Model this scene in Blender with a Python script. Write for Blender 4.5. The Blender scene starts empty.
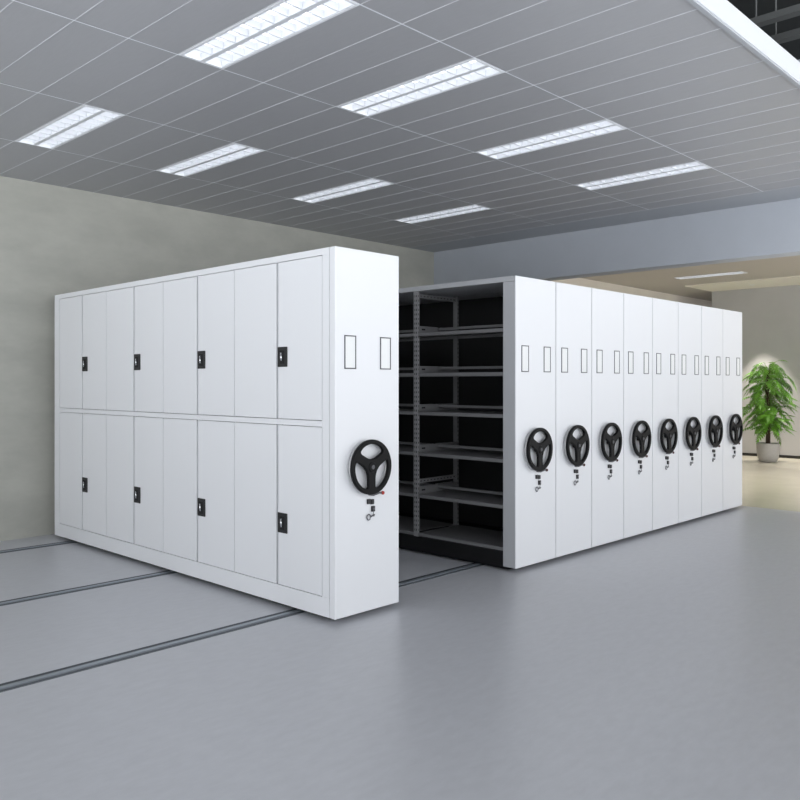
import bpy, bmesh, math, random
from mathutils import Vector, Matrix
random.seed(7)
S = bpy.context.scene
COL = S.collection
PI = math.pi

# ------------------------------------------------------------------ materials
def mat(name, color, rough=0.5, metal=0.0, spec=0.5, noise=None, bump=None, emit=None, coat=0.0):
    m = bpy.data.materials.new(name); m.use_nodes = True
    nt = m.node_tree; b = nt.nodes['Principled BSDF']
    b.inputs['Base Color'].default_value = (*color, 1)
    b.inputs['Roughness'].default_value = rough
    b.inputs['Metallic'].default_value = metal
    b.inputs['Specular IOR Level'].default_value = spec
    b.inputs['Coat Weight'].default_value = coat
    if emit:
        b.inputs['Emission Color'].default_value = (*emit[0], 1)
        b.inputs['Emission Strength'].default_value = emit[1]
    if noise or bump:
        tc = nt.nodes.new('ShaderNodeTexCoord'); mp = nt.nodes.new('ShaderNodeMapping')
        nt.links.new(tc.outputs['Object'], mp.inputs['Vector'])
    if noise:
        sc, amt, stretch = noise
        mp.inputs['Scale'].default_value = stretch
        n = nt.nodes.new('ShaderNodeTexNoise'); n.inputs['Scale'].default_value = sc
        n.inputs['Detail'].default_value = 8; n.inputs['Roughness'].default_value = 0.62
        nt.links.new(mp.outputs['Vector'], n.inputs['Vector'])
        cr = nt.nodes.new('ShaderNodeValToRGB')
        cr.color_ramp.elements[0].position = 0.3; cr.color_ramp.elements[1].position = 0.7
        cr.color_ramp.elements[0].color = (*[c * (1 - amt) for c in color], 1)
        cr.color_ramp.elements[1].color = (*[min(1, c * (1 + amt)) for c in color], 1)
        nt.links.new(n.outputs['Fac'], cr.inputs['Fac'])
        nt.links.new(cr.outputs['Color'], b.inputs['Base Color'])
    if bump:
        n2 = nt.nodes.new('ShaderNodeTexNoise'); n2.inputs['Scale'].default_value = bump[0]
        n2.inputs['Detail'].default_value = 6
        nt.links.new(mp.outputs['Vector'], n2.inputs['Vector'])
        bp = nt.nodes.new('ShaderNodeBump'); bp.inputs['Strength'].default_value = bump[1]
        bp.inputs['Distance'].default_value = 0.01
        nt.links.new(n2.outputs['Fac'], bp.inputs['Height'])
        nt.links.new(bp.outputs['Normal'], b.inputs['Normal'])
    return m

M = {}
M['white'] = mat('white_powder_coat', (0.83, 0.84, 0.865), 0.38, noise=(600, 0.01, (1, 1, 1)))
M['inset'] = mat('label_card', (0.86, 0.87, 0.87), 0.5)
M['line'] = mat('grey_frame', (0.10, 0.10, 0.11), 0.4)
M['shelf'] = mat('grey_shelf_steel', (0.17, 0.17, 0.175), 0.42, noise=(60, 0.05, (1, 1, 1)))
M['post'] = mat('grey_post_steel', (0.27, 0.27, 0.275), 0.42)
M['stile_shaded'] = mat('shaded_white_stile', (0.46, 0.47, 0.49), 0.4)  # white paint greyed down, aisle shade put into the colour
M['back_shade'] = mat('interior_shade_sheet', (0.008, 0.008, 0.009), 0.7)
M['hole_shade'] = mat('slot_and_gap_shade', (0.012, 0.012, 0.013), 0.8)
M['plinth'] = mat('black_plinth', (0.006, 0.006, 0.007), 0.6, spec=0.3)
M['black'] = mat('black_plastic', (0.004, 0.004, 0.0045), 0.5, spec=0.18)
M['lock'] = mat('black_lock_plastic', (0.014, 0.014, 0.016), 0.4)
M['chrome'] = mat('chrome', (0.75, 0.76, 0.78), 0.2, 1.0)
M['silver'] = mat('silver_paint', (0.45, 0.455, 0.46), 0.35, 0.3)
M['red'] = mat('red_plastic', (0.45, 0.03, 0.02), 0.35)
M['key'] = mat('dull_key_steel', (0.16, 0.16, 0.17), 0.35, 0.7)
M['dred'] = mat('dark_red_plastic', (0.07, 0.014, 0.01), 0.4)
M['floor'] = mat('blue_grey_floor', (0.54, 0.55, 0.585), 0.33, noise=(9, 0.045, (1, 2.5, 1)), bump=(40, 0.03))
M['floor2'] = mat('beige_floor', (0.74, 0.70, 0.60), 0.2, noise=(3, 0.05, (1, 1, 1)), bump=(3, 0.05))
M['track'] = mat('track_steel', (0.17, 0.185, 0.205), 0.35, 0.2)
M['groove'] = mat('track_groove', (0.07, 0.08, 0.09), 0.6)
M['rail'] = mat('track_rail', (0.36, 0.40, 0.45), 0.3, 0.5)
M['wall'] = mat('warm_grey_plaster', (0.45, 0.45, 0.405), 0.8, noise=(1.7, 0.10, (1, 1, 2.2)), bump=(30, 0.08))
M['wall2'] = mat('beige_plaster', (0.68, 0.63, 0.56), 0.8, noise=(1.5, 0.04, (1, 1, 1)))
M['wall3'] = mat('grey_plaster', (0.46, 0.455, 0.46), 0.8, noise=(1.2, 0.05, (1, 1, 1)))
M['beam'] = mat('blue_grey_paint', (0.50, 0.53, 0.58), 0.6, noise=(2, 0.03, (1, 1, 1)))
M['ceil'] = mat('brushed_ceiling_panel', (0.39, 0.395, 0.415), 0.38, 0.0, noise=(14, 0.03, (6, 0.6, 1)))
M['strip'] = mat('ceiling_border', (0.42, 0.44, 0.47), 0.5)
M['grid'] = mat('ceiling_grid_white', (0.82, 0.84, 0.88), 0.35)
M['ceil2'] = mat('taupe_ceiling', (0.48, 0.45, 0.415), 0.7)
M['ceil3'] = mat('pale_ceiling', (0.78, 0.75, 0.68), 0.7)
M['fascia'] = mat('white_fascia', (0.70, 0.72, 0.76), 0.45)
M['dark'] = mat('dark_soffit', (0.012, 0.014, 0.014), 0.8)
M['tray'] = mat('tray_steel', (0.10, 0.105, 0.105), 0.5)
M['lampframe'] = mat('lamp_white_enamel', (0.82, 0.84, 0.87), 0.35)
M['lamp'] = mat('lamp_diffuser', (0.9, 0.9, 0.9), 0.5, emit=((0.96, 0.98, 1.0), 1.35))
M['louvre'] = mat('lamp_louvre', (0.72, 0.74, 0.78), 0.35)
M['pot'] = mat('pale_ceramic_pot', (0.42, 0.41, 0.40), 0.5, noise=(30, 0.06, (1, 1, 1)))
M['soil'] = mat('potting_soil', (0.03, 0.02, 0.015), 0.9)
M['bark'] = mat('dark_trunk', (0.055, 0.035, 0.022), 0.9, bump=(60, 0.5))
M['leaf'] = mat('green_leaf', (0.15, 0.37, 0.04), 0.33, noise=(7, 0.6, (1, 1, 1)))
M['stem'] = mat('green_stem', (0.16, 0.30, 0.06), 0.5)
M['black_base'] = mat('black_skirting', (0.015, 0.014, 0.013), 0.5)

# ------------------------------------------------------------------ mesh helpers
class MB:
    def __init__(self): self.bm = bmesh.new(); self.mats = []
    def mi(self, m):
        if m not in self.mats: self.mats.append(m)
        return self.mats.index(m)
    def box(self, x0, x1, y0, y1, z0, z1, m, bev=0.0):
        v = [self.bm.verts.new(p) for p in ((x0,y0,z0),(x1,y0,z0),(x1,y1,z0),(x0,y1,z0),(x0,y0,z1),(x1,y0,z1),(x1,y1,z1),(x0,y1,z1))]
        i = self.mi(m); fs = []
        for q in ((0,3,2,1),(4,5,6,7),(0,1,5,4),(1,2,6,5),(2,3,7,6),(3,0,4,7)):
            f = self.bm.faces.new([v[k] for k in q]); f.material_index = i; fs.append(f)
        if bev > 0:
            es = {e for f in fs for e in f.edges}
            bmesh.ops.bevel(self.bm, geom=list(es), offset=bev, segments=2, affect='EDGES', profile=0.6)
        return self
    def lathe(self, prof, c, axis, m, n=40, smooth=True, closed=False):
        # prof: (r, h) pairs; axis 'y' or 'z'
        i = self.mi(m); rings = []
        for r, h in prof:
            ring = []
            for k in range(n):
                a = 2 * PI * k / n
                if axis == 'y': p = (c[0] + r*math.cos(a), c[1] + h, c[2] + r*math.sin(a))
                else: p = (c[0] + r*math.cos(a), c[1] + r*math.sin(a), c[2] + h)
                ring.append(self.bm.verts.new(p))
            rings.append(ring)
        if closed: rings.append(rings[0])
        for a, b in zip(rings, rings[1:]):
            for k in range(n):
                f = self.bm.faces.new((a[k], a[(k+1) % n], b[(k+1) % n], b[k])); f.material_index = i; f.smooth = smooth
        if not closed:
            for ring in (rings[0], rings[-1]):
                f = self.bm.faces.new(ring); f.material_index = i
        return self
    def tube(self, pts, r, m, n=8, r1=None):
        i = self.mi(m); rings = []
        pts = [Vector(p) for p in pts]
        for k, p in enumerate(pts):
            d = (pts[min(k+1, len(pts)-1)] - pts[max(k-1, 0)]).normalized()
            u = d.cross(Vector((0.13, 0.27, 1)) if abs(d.z) < 0.9 else Vector((1, 0, 0))).normalized(); w = d.cross(u)
            rr = r if r1 is None else r + (r1 - r) * k / max(1, len(pts)-1)
            rings.append([self.bm.verts.new(p + u*rr*math.cos(2*PI*j/n) + w*rr*math.sin(2*PI*j/n)) for j in range(n)])
        for a, b in zip(rings, rings[1:]):
            for k in range(n):
                f = self.bm.faces.new((a[k], a[(k+1) % n], b[(k+1) % n], b[k])); f.material_index = i; f.smooth = True
        for ring in (rings[0], rings[-1]):
            f = self.bm.faces.new(ring); f.material_index = i
        return self
    def build(self, name, parent=None, loc=None):
        bmesh.ops.recalc_face_normals(self.bm, faces=self.bm.faces)
        me = bpy.data.meshes.new(name); self.bm.to_mesh(me); self.bm.free()
        for m in self.mats: me.materials.append(M[m])
        o = bpy.data.objects.new(name, me); COL.objects.link(o)
        if parent: o.parent = parent
        if loc: o.location = loc
        return o

def structure(o): o['kind'] = 'structure'; return o
def empty(name, loc, label, cat, group=None):
    o = bpy.data.objects.new(name, None); COL.objects.link(o); o.empty_display_size = 0.1
    o.location = loc; tag(o, label, cat, group); return o
def tag(o, label, cat, group=None):
    o['label'] = label; o['category'] = cat
    if group: o['group'] = group
    return o
def copy_tree(o, parent=None):
    c = o.copy(); COL.objects.link(c)
    c.parent = parent
    for ch in [x for x in bpy.data.objects if x.parent == o]: copy_tree(ch, c)
    return c

# ------------------------------------------------------------------ dimensions
CZ = 3.44            # suspended ceiling
YB = 4.26            # back wall
XC0, PX = -0.76, 0.3125
YC0, PY = -1.94, 1.24
XE = XC0 + 19*PX     # 5.18, edge of panelled ceiling
XBM = 5.75           # beam face
SLAB = 4.9

# ------------------------------------------------------------------ setting
XL, XR, YF = -6.4, 17.0, -6.6
XF = 6.65
structure(MB().box(XL, XF, YF, YB, -0.1, 0, 'floor').build('floor'))
structure(MB().box(XF, XR, YF, YB, -0.1, 0, 'floor2').build('floor'))
structure(MB().box(XL, XBM+0.1, YB, YB+0.15, 0, SLAB, 'wall').build('wall_back'))
structure(MB().box(XBM+0.1, XR, YB, YB+0.15, 0, SLAB, 'wall2').build('wall_back'))
structure(MB().box(13.6, 13.75, YF, 3.35, 0, SLAB, 'wall3').build('wall_right'))
structure(MB().box(XR, XR+0.15, YF, YB+0.15, 0, SLAB, 'wall2').build('wall_far'))
structure(MB().box(XL-0.15, XL, 3.4, YB+0.15, 0, SLAB, 'wall').build('wall_left'))  # unseen wall, cut short so more light comes in from the left
structure(MB().box(13.585, 13.6, YF, 3.36, 0, 0.055, 'black_base').build('baseboard_right'))

# light fixture cells in the ceiling grid: (column index, row index)
cells = {(0, 3): None, (4, 3): None, (9, 3): None, (14, 3): None, (0, 1): None, (4, 1): None, (9, 1): None, (14, 1): None,
         (-4, 3): None, (-4, 1): None, (-9, 1): None, (-9, 3): None}
c = MB()
for i in range(-20, 19):
    for j in range(0, 5):
        if (i, j) in cells: continue
        x0 = XC0 + i*PX; y0 = YC0 + j*PY
        c.box(x0+0.0006, x0+PX-0.0006, y0+0.0006, y0+PY-0.0006, CZ, CZ+0.02, 'ceil')
ceil = structure(c.build('ceiling'))
g = MB()
gw = 0.0022
M['seam'] = mat('ceiling_seam', (0.60, 0.61, 0.64), 0.4)
for i in range(-20, 20):
    x = XC0 + i*PX
    g.box(x-gw, x+gw, YC0, YB, CZ-0.0035, CZ-0.0005, 'seam')
for j in range(1, 5):
    y = YC0 + j*PY
    xs = XC0 - 20*PX
    g.box(xs, XE, y-0.0055, y+0.0055, CZ-0.004, CZ-0.0036, 'grid')
# keep the grid off the lamps: they sit inside cells so nothing crosses them
g.build('ceiling_grid', ceil)
structure(MB().box(XE+0.004, XBM, YC0, YB, CZ-0.002, CZ+0.05, 'strip').build('ceiling'))
structure(MB().box(XBM, XBM+0.27, YC0-0.02, YB, 2.875, SLAB, 'beam', 0.004).build('trim_1'))
f = MB().box(XL, XBM, YC0-0.03, YC0, CZ-0.0, CZ+0.13, 'fascia', 0.003)
f.box(XL, XBM, YC0-0.022, YC0+0.004, CZ-0.010, CZ-0.0005, 'strip')
structure(f.build('trim_2'))
LMP2 = [(8.2, -0.6), (8.2, -3.6), (11.15, -0.6), (11.15, 2.36)]
cb = MB(); HX, HY = PX/2, PY/2
xs = [XBM+0.28, 8.2-HX, 8.2+HX, 11.15-HX, 11.15+HX, 12.3]
for k in range(5):
    ys = [YF]
    if k in (1, 3):
        for lx, ly in LMP2:
            if abs(lx - (xs[k]+xs[k+1])/2) < 0.05: ys += [ly-HY, ly+HY]
    ys = sorted(ys) + [YB]
    for q in range(0, len(ys)-1, 2): cb.box(xs[k], xs[k+1], ys[q], ys[q+1], CZ, CZ+0.05, 'ceil2')
structure(cb.box(12.3, XR, 3.36, YB, CZ, CZ+0.05, 'ceil2').build('ceiling'))
structure(MB().box(12.3, 13.6, YF, 3.35, CZ-0.02, CZ+0.05, 'ceil3').build('ceiling'))
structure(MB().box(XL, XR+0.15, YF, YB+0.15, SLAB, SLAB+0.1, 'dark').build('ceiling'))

# cable trays in the dark void above the fascia
for n, (x, lab) in enumerate(((2.34, 'dark cable tray in the ceiling void, nearest the white fascia corner'), (2.72, 'dark cable tray in the void beside the picture right edge'))):
    t = empty('cable_tray', (x, -1.4, 3.92), lab, 'cable tray', 'cable trays in the void')
    b = MB().box(-0.035, 0.035, -2.0, 2.5, 0, 0.008, 'tray').box(-0.039, -0.035, -2.0, 2.5, 0, 0.045, 'tray').box(0.035, 0.039, -2.0, 2.5, 0, 0.045, 'tray')
    b.build('tray', t)
    for y in (-1.5, -0.25, 1.2):
        MB().tube([(0.045, y, -0.01), (0.045, y, SLAB-3.92)], 0.006, 'tray').build('hanger_rod', t)

# ------------------------------------------------------------------ ceiling lamps
LW, LL = PX - 0.008, PY - 0.008
def lamp_proto():
    t = empty('ceiling_light', (0, 0, CZ), 'x', 'ceiling light', 'recessed louvre ceiling lights')
    h = MB(); w = 0.016
    h.box(-LW/2, LW/2, -LL/2, -LL/2+w, -0.006, 0.075, 'lampframe').box(-LW/2, LW/2, LL/2-w, LL/2, -0.006, 0.075, 'lampframe')
    h.box(-LW/2, -LW/2+w, -LL/2+w, LL/2-w, -0.006, 0.075, 'lampframe').box(LW/2-w, LW/2, -LL/2+w, LL/2-w, -0.006, 0.075, 'lampframe')
    h.box(-LW/2, LW/2, -LL/2, LL/2, 0.075, 0.081, 'lampframe')
    h.build('housing', t)
    MB().box(-0.016, 0.016, -LL/2+w, LL/2-w, -0.005, 0.04, 'louvre').build('centre_bar', t)
    for s in (-1, 1):
        a, b = sorted((s*0.016, s*(LW/2-w)))
        MB().box(a+0.001, b-0.001, -LL/2+w+0.001, LL/2-w-0.001, 0.055, 0.060, 'lamp').build('diffuser', t)
        l = MB(); o_, i_ = (b-0.001, a+0.001) if s > 0 else (a+0.001, b-0.001)   # comb: one edge rail with nine cross blades
        e_ = o_ - s*0.006; ya_, yb_ = -LL/2+w+0.002, LL/2-w-0.002
        pts = [(o_, ya_), (o_, yb_), (e_, yb_)]
        for k in range(9, 0, -1):
            y = -LL/2+w + (LL-2*w)*k/10
            pts += [(e_, y+0.004), (i_, y+0.004), (i_, y-0.004), (e_, y-0.004)]
        pts.append((e_, ya_))
        li = l.mi('louvre')
        top = [l.bm.verts.new((p[0], p[1], 0.040)) for p in pts]; bot = [l.bm.verts.new((p[0], p[1], -0.003)) for p in pts]
        l.bm.faces.new(top); l.bm.faces.new(bot)
        for k in range(len(pts)): l.bm.faces.new((top[k-1], top[k], bot[k], bot[k-1]))
        l.build('louvre', t)
    return t
proto = lamp_proto()
names = {(0, 1): 'twin louvre ceiling light cut off by the top edge of the picture',
 (4, 1): 'twin louvre ceiling light, second from left in the row nearest the viewer',
 (9, 1): 'twin louvre ceiling light in the near row, second from the beam',
 (14, 1): 'twin louvre ceiling light in the near row, closest to the beam',
 (0, 3): 'twin louvre ceiling light in the row by the back wall, leftmost in the picture',
 (4, 3): 'twin louvre ceiling light of the back row, second from the left',
 (9, 3): 'small-looking ceiling light of the back row, second from the beam',
 (14, 3): 'narrow-looking ceiling light of the back row, closest to the beam',
 (-4, 3): 'ceiling light of the back row outside the picture, next to the leftmost',
 (-4, 1): 'ceiling light of the near row outside the picture on the left',
 (-9, 1): 'ceiling light of the near row farthest left, outside the picture',
 (-9, 3): 'ceiling light of the back row farthest left, outside the picture'}
first = True
def place_lamp(x, y, z, lab):
    global first
    o = proto if first else copy_tree(proto)
    first = False
    o.location = (x, y, z); o['label'] = lab
for (i, j), lab in names.items():
    place_lamp(XC0 + (i+.5)*PX, YC0 + (j+.5)*PY, CZ, lab)
# next room: surface mounted
for x, y, lab in ((11.15, 2.36, 'ceiling light of the next room, seen beyond the beam'), (11.15, -0.6, 'ceiling light of the next room, outside the picture'), (8.2, -0.6, 'ceiling light of the next room between beam and plant, outside the picture'), (8.2, -3.6, 'ceiling light of the next room nearest the open side')):
    place_lamp(x, y, CZ, lab)

# ------------------------------------------------------------------ floor tracks
for n, (y, lab) in enumerate(((0.41, 'steel floor track nearest the end panels, crossing the aisle'), (1.99, 'middle steel floor track running out under the closed cabinet'), (3.74, 'steel floor track closest to the back wall'))):
    t = empty('floor_track', (0, y, 0), lab, 'track', 'floor tracks')
    MB().box(-5.5, 6.5, -0.055, 0.055, 0, 0.003, 'track').build('track_plate', t)
    r = MB()
    r.box(-5.5, 6.5, -0.052, -0.036, 0.003, 0.0045, 'groove').box(-5.5, 6.5, 0.030, 0.052, 0.003, 0.0045, 'groove')
    r.box(-5.5, 6.5, -0.016, 0.012, 0.003, 0.007, 'rail')
    r.build('rail', t)

# ------------------------------------------------------------------ hand wheel etc. (shared meshes, origin = wheel axis on panel face)
W, H0, H1, L = 0.565, 0.034, 2.332, 4.04
def wheel_mesh():
    cu = bpy.data.curves.new('hand_wheel', 'CURVE'); cu.dimensions = '2D'; cu.fill_mode = 'BOTH'
    cu.extrude = 0.007; cu.bevel_depth = 0.0055; cu.bevel_resolution = 2
    R = 0.169
    def poly(pts):
        s = cu.splines.new('POLY'); s.points.add(len(pts)-1); s.use_cyclic_u = True
        for p, q in zip(s.points, pts): p.co = (q[0], q[1], 0, 1)
    poly([(R*math.cos(2*PI*k/72), R*math.sin(2*PI*k/72)) for k in range(72)])
    # three openings
    key = [(0.26, 0.0), (0.29, 0.34), (0.38, 0.64), (0.58, 0.80), (0.75, 0.85), (0.85, 0.76), (0.88, 0.45), (0.885, 0)]
    ctr = []
    for r, a in key: ctr.append((r*0.172, a))
    full = ctr + [(r, -a) for r, a in reversed(ctr[1:-1])]
    for ph in (PI/2, PI/2+2*PI/3, PI/2-2*PI/3):
        P = [Vector((r*math.cos(ph+a), r*math.sin(ph+a))) for r, a in full]
        out = []; n = len(P)
        for i in range(n):
            p0, p1, p2, p3 = P[i-1], P[i], P[(i+1) % n], P[(i+2) % n]
            for t in (0, .25, .5, .75):
                q = 0.5*((2*p1) + (-p0+p2)*t + (2*p0-5*p1+4*p2-p3)*t*t + (-p0+3*p1-3*p2+p3)*t**3)
                out.append((q.x, q.y))
        poly(out)
    tmp = bpy.data.objects.new('tmp', cu); COL.objects.link(tmp)
    dg = bpy.context.evaluated_depsgraph_get()
    me = bpy.data.meshes.new_from_object(tmp.evaluated_get(dg))
    bpy.data.objects.remove(tmp)
    me.transform(Matrix.Rotation(PI/2, 4, 'X'))
    me.materials.clear(); me.materials.append(M['black'])
    me.name = 'hand_wheel'
    return me
WM = wheel_mesh()
def wheel_set(parent, x, z, knob='red'):
    # wheel is parallel to the end panel (plane XZ), in front of it
    w = bpy.data.objects.new('hand_wheel', WM); COL.objects.link(w); w.parent = parent; w.location = (x, -0.043, z)
    b = MB(); b.lathe([(0.152, 0.006), (0.169, 0.006), (0.172, 0.014), (0.168, 0.026), (0.152, 0.026), (0.144, 0.014)], (0, 0.008, 0), 'y', 'silver', 64, closed=True)
    b.build('rim_ring', w)
    b = MB(); b.lathe([(0.030, -0.018), (0.034, -0.012), (0.034, 0.012), (0.022, 0.016), (0.022, 0.042)], (0, 0, 0), 'y', 'black', 32)
    b.lathe([(0.011, -0.021), (0.014, -0.0185)], (0, 0, 0), 'y', 'line', 16)
    b.build('hub', w)
    # brake lever with red tip, right below the wheel
    b = MB(); b.tube([(0.010, -0.0, -0.178), (0.025, -0.03, -0.180), (0.075, -0.034, -0.170), (0.095, -0.034, -0.173)], 0.0065, 'key')
    lev = b.build('brake_lever', parent, (x+0.008, -0.0, z-0.002))
    b = MB(); b.lathe([(0.004, -0.012), (0.011, -0.008), (0.012, 0), (0.010, 0.007), (0.004, 0.011)], (0.103, -0.034, -0.173), 'y', knob, 16)
    b.build('lever_knob', lev)
def lock_set(parent, x, z):
    b = MB(); b.box(-0.034, -0.008, -0.014, 0, 0.012, 0.044, 'lock', 0.003).box(-0.004, 0.020, -0.016, 0, 0.008, 0.040, 'lock', 0.003).box(0.004, 0.030, -0.014, 0, -0.040, -0.004, 'lock', 0.003)
    b.lathe([(0.007, -0.003), (0.007, 0)], (0.017, -0.014, -0.022), 'y', 'key', 14)
    lk = b.build('lock', parent, (x, -0.0005, z))
    b = MB()
    ring = [(-0.022+0.016*math.cos(a), -0.008, -0.072+0.018*math.sin(a)) for a in [2*PI*k/16 for k in range(17)]]
    b.tube(ring, 0.0036, 'key', 6)
    b.tube([(-0.006, -0.008, -0.072), (0.030, -0.008, -0.061)], 0.0045, 'key', 6)
    b.tube([(0.022, -0.008, -0.063), (0.024, -0.008, -0.073)], 0.003, 'key', 6)
    b.tube([(0.017, -0.016, -0.024), (0.014, -0.010, -0.065)], 0.0018, 'key', 6)
    b.build('key', lk)
def label_holder(parent, x0, x1):
    b = MB(); z0, z1, w = 1.578, 1.788, 0.007
    b.box(x0, x0+w, -0.004, 0, z0, z1, 'line').box(x1-w, x1, -0.004, 0, z0, z1, 'line').box(x0, x1, -0.004, 0, z0, z0+w, 'line').box(x0, x1, -0.004, 0, z1-w, z1, 'line')
    h = b.build('label_holder', parent, (0, -0.0003, 0))
    MB().box(x0+w, x1-w, -0.0018, 0, z0+w, z1-w, 'inset').build('label_card', h)
def end_panel(parent, th=0.050):
    MB().box(0, W, 0, th, H0, H1, 'white', 0.003).build('end_panel', parent)
    label_holder(parent, 0.076, 0.174); label_holder(parent, 0.388, 0.486)
    wheel_set(parent, 0.268, 0.957, 'red' if th > 0.02 else 'dred')
    lock_set(parent, 0.302, 0.705)

# ------------------------------------------------------------------ closed cabinet
cab = empty('mobile_storage_cabinet', (0, 0, 0), 'white mobile storage cabinet with eight closed double doors, standing alone left of the aisle', 'cabinet')
end_panel(cab)
YS = [0.122, 1.070, 2.036, 2.991, 3.930]
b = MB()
b.box(0.056, 0.060, 0.060, L-0.01, 0.156, 2.289, 'hole_shade')  # black sheet behind the doors, paints the shade in the door gaps

b.box(0.060, W, 0.054, L, 0.155, 2.2895, 'white')                 # carcass behind the doors
b.box(0, 0.055, 0.054, YS[0]-0.003, 0.155, 2.29, 'white')
b.box(0, 0.055, YS[4]+0.003, L, 0.155, 2.29, 'white')
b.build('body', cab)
MB().box(0, W, 0.054, L, 2.290, H1, 'white', 0.002).build('top_panel', cab)
MB().box(0, W, 0.054, L, H0, 0.154, 'white', 0.002).build('base_panel', cab)
MB().box(0, 0.055, YS[0]-0.002, YS[4]+0.002, 1.216, 1.252, 'white').build('middle_rail', cab)
MB().box(0.05, W-0.05, 0.10, L-0.1, 0.0075, H0-0.0005, 'plinth').build('chassis', cab)
for z0, z1, zl in ((1.256, 2.286, 1.662), (0.158, 1.212, 0.569)):
    for k in range(4):
        ya, yb = YS[k], YS[k+1]; ym = (ya+yb)/2 - 0.02 + 0.0*k
        ym = (0.578, 1.545, 2.503, 3.455)[k]
        for s, (p, q) in enumerate(((ya+0.0035, ym-0.011), (ym+0.011, yb-0.0035))):
            d = MB().box(0.0015, 0.048, p, q, z0, z1, 'white', 0.0015).build('door', cab)
            if s == 0:
                l = MB()
                l.box(-0.006, 0.0012, q-0.100, q-0.001, zl-0.066, zl+0.066, 'lock', 0.004)
                l.box(-0.0075, -0.0062, q-0.074, q-0.026, zl-0.045, zl+0.042, 'hole_shade')
                lk = l.build('door_lock', d)
                h = MB()
                h.tube([(-0.012, q-0.052, zl-0.026), (-0.013, q-0.049, zl), (-0.012, q-0.046, zl+0.028)], 0.0065, 'chrome', 8)
                # too deep for another level: keep the latch in the lock mesh
                me = h.build('latch', d)

# ------------------------------------------------------------------ mobile shelving block
X1, PU = 1.885, 0.5745
LV = [1.926, 1.577, 1.240, 0.885, 0.520, 0.185]
BAYS = [0.123, 1.067, 2.030, 2.990, 3.930]
def shelf_interior(t):
    xm = W/2
    posts = [(y-0.025, y+0.025) for y in BAYS[1:4]] + [(3.94, 4.0)]
    for a, c2 in posts:
        for x0, x1, fx in ((0.004, 0.024, 0.0035), (W-0.024, W-0.004, W-0.0035)):
            p = MB().box(x0, x1, a, c2, 0.151, 2.289, 'post' if x0 < 0.1 else 'shelf')  # rear posts get the darker steel, their shade is in the colour
            for k in range(52):
                z = 0.20 + k*0.04
                for yy in (a+0.011, c2-0.019):
                    s = -1 if fx < 0.1 else 1
                    p.box(min(fx, fx+s*0.0006), max(fx, fx+s*0.0006), yy, yy+0.008, z, z+0.018, 'hole_shade')
                p.box(x0+0.006, x0+0.013, a-0.0006, a, z, z+0.018, 'hole_shade')
            p.build('post', t)
        for z in (2.235, 0.612):
            r = MB().box(0.025, W-0.025, (a+c2)/2-0.012, (a+c2)/2+0.012, z, z+0.035, 'shelf')
            for k in range(11):
                x = 0.05 + k*0.045
                r.box(x, x+0.02, (a+c2)/2-0.0126, (a+c2)/2-0.012, z+0.013, z+0.022, 'hole_shade')
            r.build('cross_rail', t)
    for k in range(4):
        y0, y1 = BAYS[k]+(0.001 if k == 0 else 0.026), BAYS[k+1]-0.026
        for n, z in enumerate(LV):
            b = MB()
            b.box(0.010, W-0.010, y0, y1, z-0.004, z, 'shelf')
            b.box(0.006, 0.010, y0, y1, z-0.028, z, 'shelf').box(W-0.010, W-0.006, y0, y1, z-0.028, z, 'shelf')
            b.box(0.010, 0.024, y0, y1, z-0.028, z-0.025, 'shelf')
            b.build('shelf', t)
            if n < 5:
                MB().box(xm-0.012, xm+0.012, y0+0.004, y1-0.004, z+0.034, z+0.056, 'shelf').build('stop_bar', t)
                for yy, s in ((y1-0.003, -1), (y0+0.001, 1)):
                    q = MB().box(0.012, xm-0.014, yy, yy+0.0022, z+0.001, z+0.062, 'shelf')
                    q.box(0.05, 0.095, yy-0.0008, yy+0.003, z+0.026, z+0.040, 'hole_shade')
                    q.box(xm-0.0145, W-0.03, yy, yy+0.0022, z+0.001, z+0.021, 'shelf').box(xm+0.013, W-0.03, yy, yy+0.0022, z+0.0205, z+0.062, 'shelf')
                    q.build('shelf_bracket', t)
def unit(x, lab, full):
    t = empty('mobile_shelving_unit', (x, 0, 0), lab, 'shelving', 'packed mobile shelving units')
    end_panel(t, 0.008)
    b = MB().box(0, W, 0.009, 0.122, 0.036, 2.289, 'stile_shaded', 0.002); b.build('corner_post', t)
    MB().box(0, W, 0.009, L, 2.291, H1, 'stile_shaded', 0.002).build('top_panel', t)
    MB().box(0.012, W-0.012, 0.122, L-0.02, 0.030, 0.150, 'plinth').build('base', t)
    MB().box(0.05, W-0.05, 0.10, L-0.1, 0.0075, 0.0295, 'plinth').build('chassis', t)
    MB().box(0, W, L-0.03, L, 0.031, 2.289, 'white').build('rear_panel', t)
    if full: shelf_interior(t)
    if x > X1: MB().box(W/2-0.01, W/2+0.01, 0.122, L-0.04, 0.151, 2.289, 'back_shade').build('shade_panel', t)  # near-black sheet paints the shade deep inside the shelves
    return t
u1 = unit(X1, 'white mobile shelving unit with open grey shelves facing the aisle, first of the packed row', True)
u2 = unit(X1+PU, 'white shelving unit pushed against the open-shelved one, second of the packed row', False)
u3 = unit(X1+2*PU, 'white shelving unit with black handwheel, third of the packed row from the aisle', False)
for k, lab in enumerate(('white shelving unit with black handwheel, fourth of the packed row from the aisle',
                         'white shelving unit with black handwheel, fifth of the packed row from the aisle',
                         'white shelving unit with black handwheel, third from the plant end of the row',
                         'white shelving unit with black handwheel, second last of the row',
                         'white shelving unit at the far end of the row, nearest the potted plant')):
    c = copy_tree(u3); c.location = (X1+(3+k)*PU, 0, 0); c['label'] = lab

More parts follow.
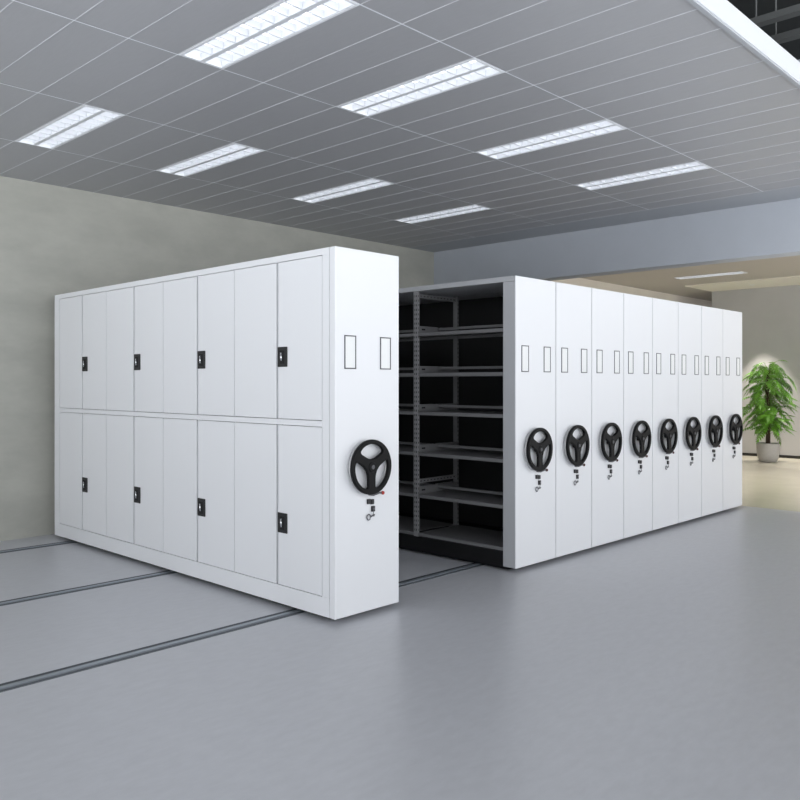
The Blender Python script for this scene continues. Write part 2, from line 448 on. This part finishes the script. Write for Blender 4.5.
# ------------------------------------------------------------------ plant
PXY = (12.5, -0.02)
def plant():
    k = (768-400)/809
    t = empty('potted_plant', (12.52, 0, 0), 'tall split-leaf green plant in a pale grey pot by the far wall', 'plant')
    zz = 15.26
    t.location = (-3.312 + zz*(k*.692+.722), -3.727 + zz*(-k*.722+.692), 0)
    p = MB(); p.lathe([(0.12, 0), (0.155, 0.01), (0.185, 0.10), (0.200, 0.22), (0.200, 0.33), (0.192, 0.36), (0.175, 0.36), (0.172, 0.31)], (0, 0, 0), 'z', 'pot', 40)
    p.build('pot', t)
    MB().lathe([(0.169, 0.315), (0.168, 0.335), (0.05, 0.342)], (0, 0, 0), 'z', 'soil', 24).build('soil', t)
    MB().tube([(0, 0, 0.33), (0.008, 0, 0.8), (-0.006, 0.01, 1.3), (0, 0, 1.74)], 0.042, 'bark', 12, 0.036).build('trunk', t)
    rnd = random.Random(3)
    lf = MB(); st = MB()
    li = lf.mi('leaf')
    def leaf(base, dirv, size, droop):
        # split leaf: midrib strip with 5 pairs of finger lobes plus tip
        d = dirv.normalized(); side = d.cross(Vector((0, 0, 1))).normalized(); up = side.cross(d).normalized()
        def P(u, v):   # u along, v across in leaf units
            z = -droop*u*u*size - 0.45*abs(v)**1.4*size
            return base + d*u*size*(1-0.25*droop*u) + side*v*size + Vector((0, 0, z))
        nl = 6
        for s in (-1, 1):
            for i in range(nl):
                u0 = i/nl; u1 = (i+0.74)/nl
                wdt = 0.46*math.sin(PI*min(0.97, (0.24+0.72*(i+.5)/nl)))**0.8*(1.0 if i else 0.85)
                sh = 0.10 if i else -0.06
                pts = [P(u0, 0), P(u1+0.02, 0), P(u1+sh+0.015, s*wdt*0.6), P((u0+u1)/2+sh*1.9, s*wdt), P(u0+sh*0.9, s*wdt*0.62)]
                vs = [lf.bm.verts.new(q) for q in pts]
                fc = lf.bm.faces.new(vs); fc.material_index = li
        vs = [lf.bm.verts.new(q) for q in (P(0.96, -0.09), P(1.28, 0.0), P(0.96, 0.09))]
        fc = lf.bm.faces.new(vs); fc.material_index = li
    for n in range(190):
        fz = (n+0.5)/190
        z = 0.50 + fz*1.25
        a = n*2.39996 + rnd.uniform(-.4, .4)
        env = 0.40 + 0.06*math.sin(z*9)
        reach = env*rnd.uniform(0.25, 1.0)*(0.85+0.15*math.sin(z*7))
        b0 = Vector((0.03*math.cos(a), 0.03*math.sin(a), z))
        e = Vector((reach*math.cos(a), reach*math.sin(a), z + rnd.uniform(0.04, 0.18)))
        mid = (b0+e)/2 + Vector((0, 0, 0.06))
        st.tube([b0, mid, e], 0.004, 'stem', 5)
        if math.cos(a-math.radians(216)) > 0.75 and 1.0 < z < 1.7 and n % 3: continue
        size = rnd.uniform(0.15, 0.25)
        dv = Vector((math.cos(a+rnd.uniform(-.6, .6)), math.sin(a+rnd.uniform(-.6, .6)), rnd.uniform(-0.9, 0.35)))
        leaf(e, dv, size, rnd.uniform(0.2, 0.7))
    lf.build('foliage', t); st.build('stems', t)
    return t
plant()
# recessed spotlight washing the wall behind the plant
def spot(loc, target, energy, size, blend, rad=0.03, col=(1, 0.93, 0.82)):
    l = bpy.data.lights.new('spot', 'SPOT'); l.energy = energy; l.spot_size = size; l.spot_blend = blend
    l.shadow_soft_size = rad; l.color = col
    o = bpy.data.objects.new('spot_lamp', l); COL.objects.link(o); o.location = loc
    o.rotation_euler = (Vector(target)-Vector(loc)).to_track_quat('-Z', 'Y').to_euler()
    return o
SPOTS = [((12.95, 2.28), 480, 'small round recessed spotlight in the pale ceiling strip above the plant', 54),
         ((12.95, 0.6), 260, 'added small round spotlight over the far wall, outside the picture', 54),  # this and the following spots are added to brighten the next room
         ((9.7, 1.0), 260, 'added small round spotlight brightening the next room, beside the louvre light', 100),
         ((9.7, -1.8), 260, 'added small round spotlight brightening the next room, outside the picture', 100)]
sp0 = None
for (x, y), e, lab, ang in SPOTS:
    zc = CZ-0.0205 if x > 12.3 else CZ-0.0005
    if sp0 is None:
        sp0 = o = empty('spotlight', (x, y, zc), lab, 'spotlight', 'recessed spotlights of the next room')
        MB().lathe([(0.035, -0.004), (0.05, -0.006), (0.05, -0.001), (0.035, -0.001)], (0, 0, 0), 'z', 'lampframe', 28, closed=True).build('trim_ring', o)
    else:
        o = copy_tree(sp0); o.location = (x, y, zc); o['label'] = lab
    spot((x, y, zc-0.008), (x, y, 0), e, math.radians(ang), 0.35)

# ------------------------------------------------------------------ daylight
w = bpy.data.worlds.new('World'); S.world = w; w.use_nodes = True
nt = w.node_tree
bg = nt.nodes['Background']; bg.inputs['Color'].default_value = (0.94, 0.968, 1.0, 1); bg.inputs['Strength'].default_value = 3.6

tcw = nt.nodes.new('ShaderNodeTexCoord'); sx = nt.nodes.new('ShaderNodeSeparateXYZ'); mr = nt.nodes.new('ShaderNodeMapRange')
nt.links.new(tcw.outputs['Generated'], sx.inputs[0]); nt.links.new(sx.outputs['Z'], mr.inputs['Value'])
mr.inputs['From Min'].default_value = -0.25; mr.inputs['From Max'].default_value = 0.15
mr.inputs['To Min'].default_value = 4.6; mr.inputs['To Max'].default_value = 2.05     # lower half boosted as added light for the ceiling front, hazy sky above
nt.links.new(mr.outputs['Result'], bg.inputs['Strength'])

# ------------------------------------------------------------------ camera
cd = bpy.data.cameras.new('camera'); cam = bpy.data.objects.new('camera', cd); COL.objects.link(cam)
cd.sensor_width = 36; cd.lens = 809/800*36; cd.shift_y = -17/800; cd.clip_start = 0.05
cam.location = (-3.312, -3.727, 1.49)
cam.rotation_euler = (PI/2, 0, -math.atan2(0.722, 0.692))
S.camera = cam
S.view_settings.view_transform = 'Standard'; S.view_settings.look = 'None'
S.view_settings.exposure = -0.17; S.view_settings.gamma = 1; S.view_settings.use_curve_mapping = False
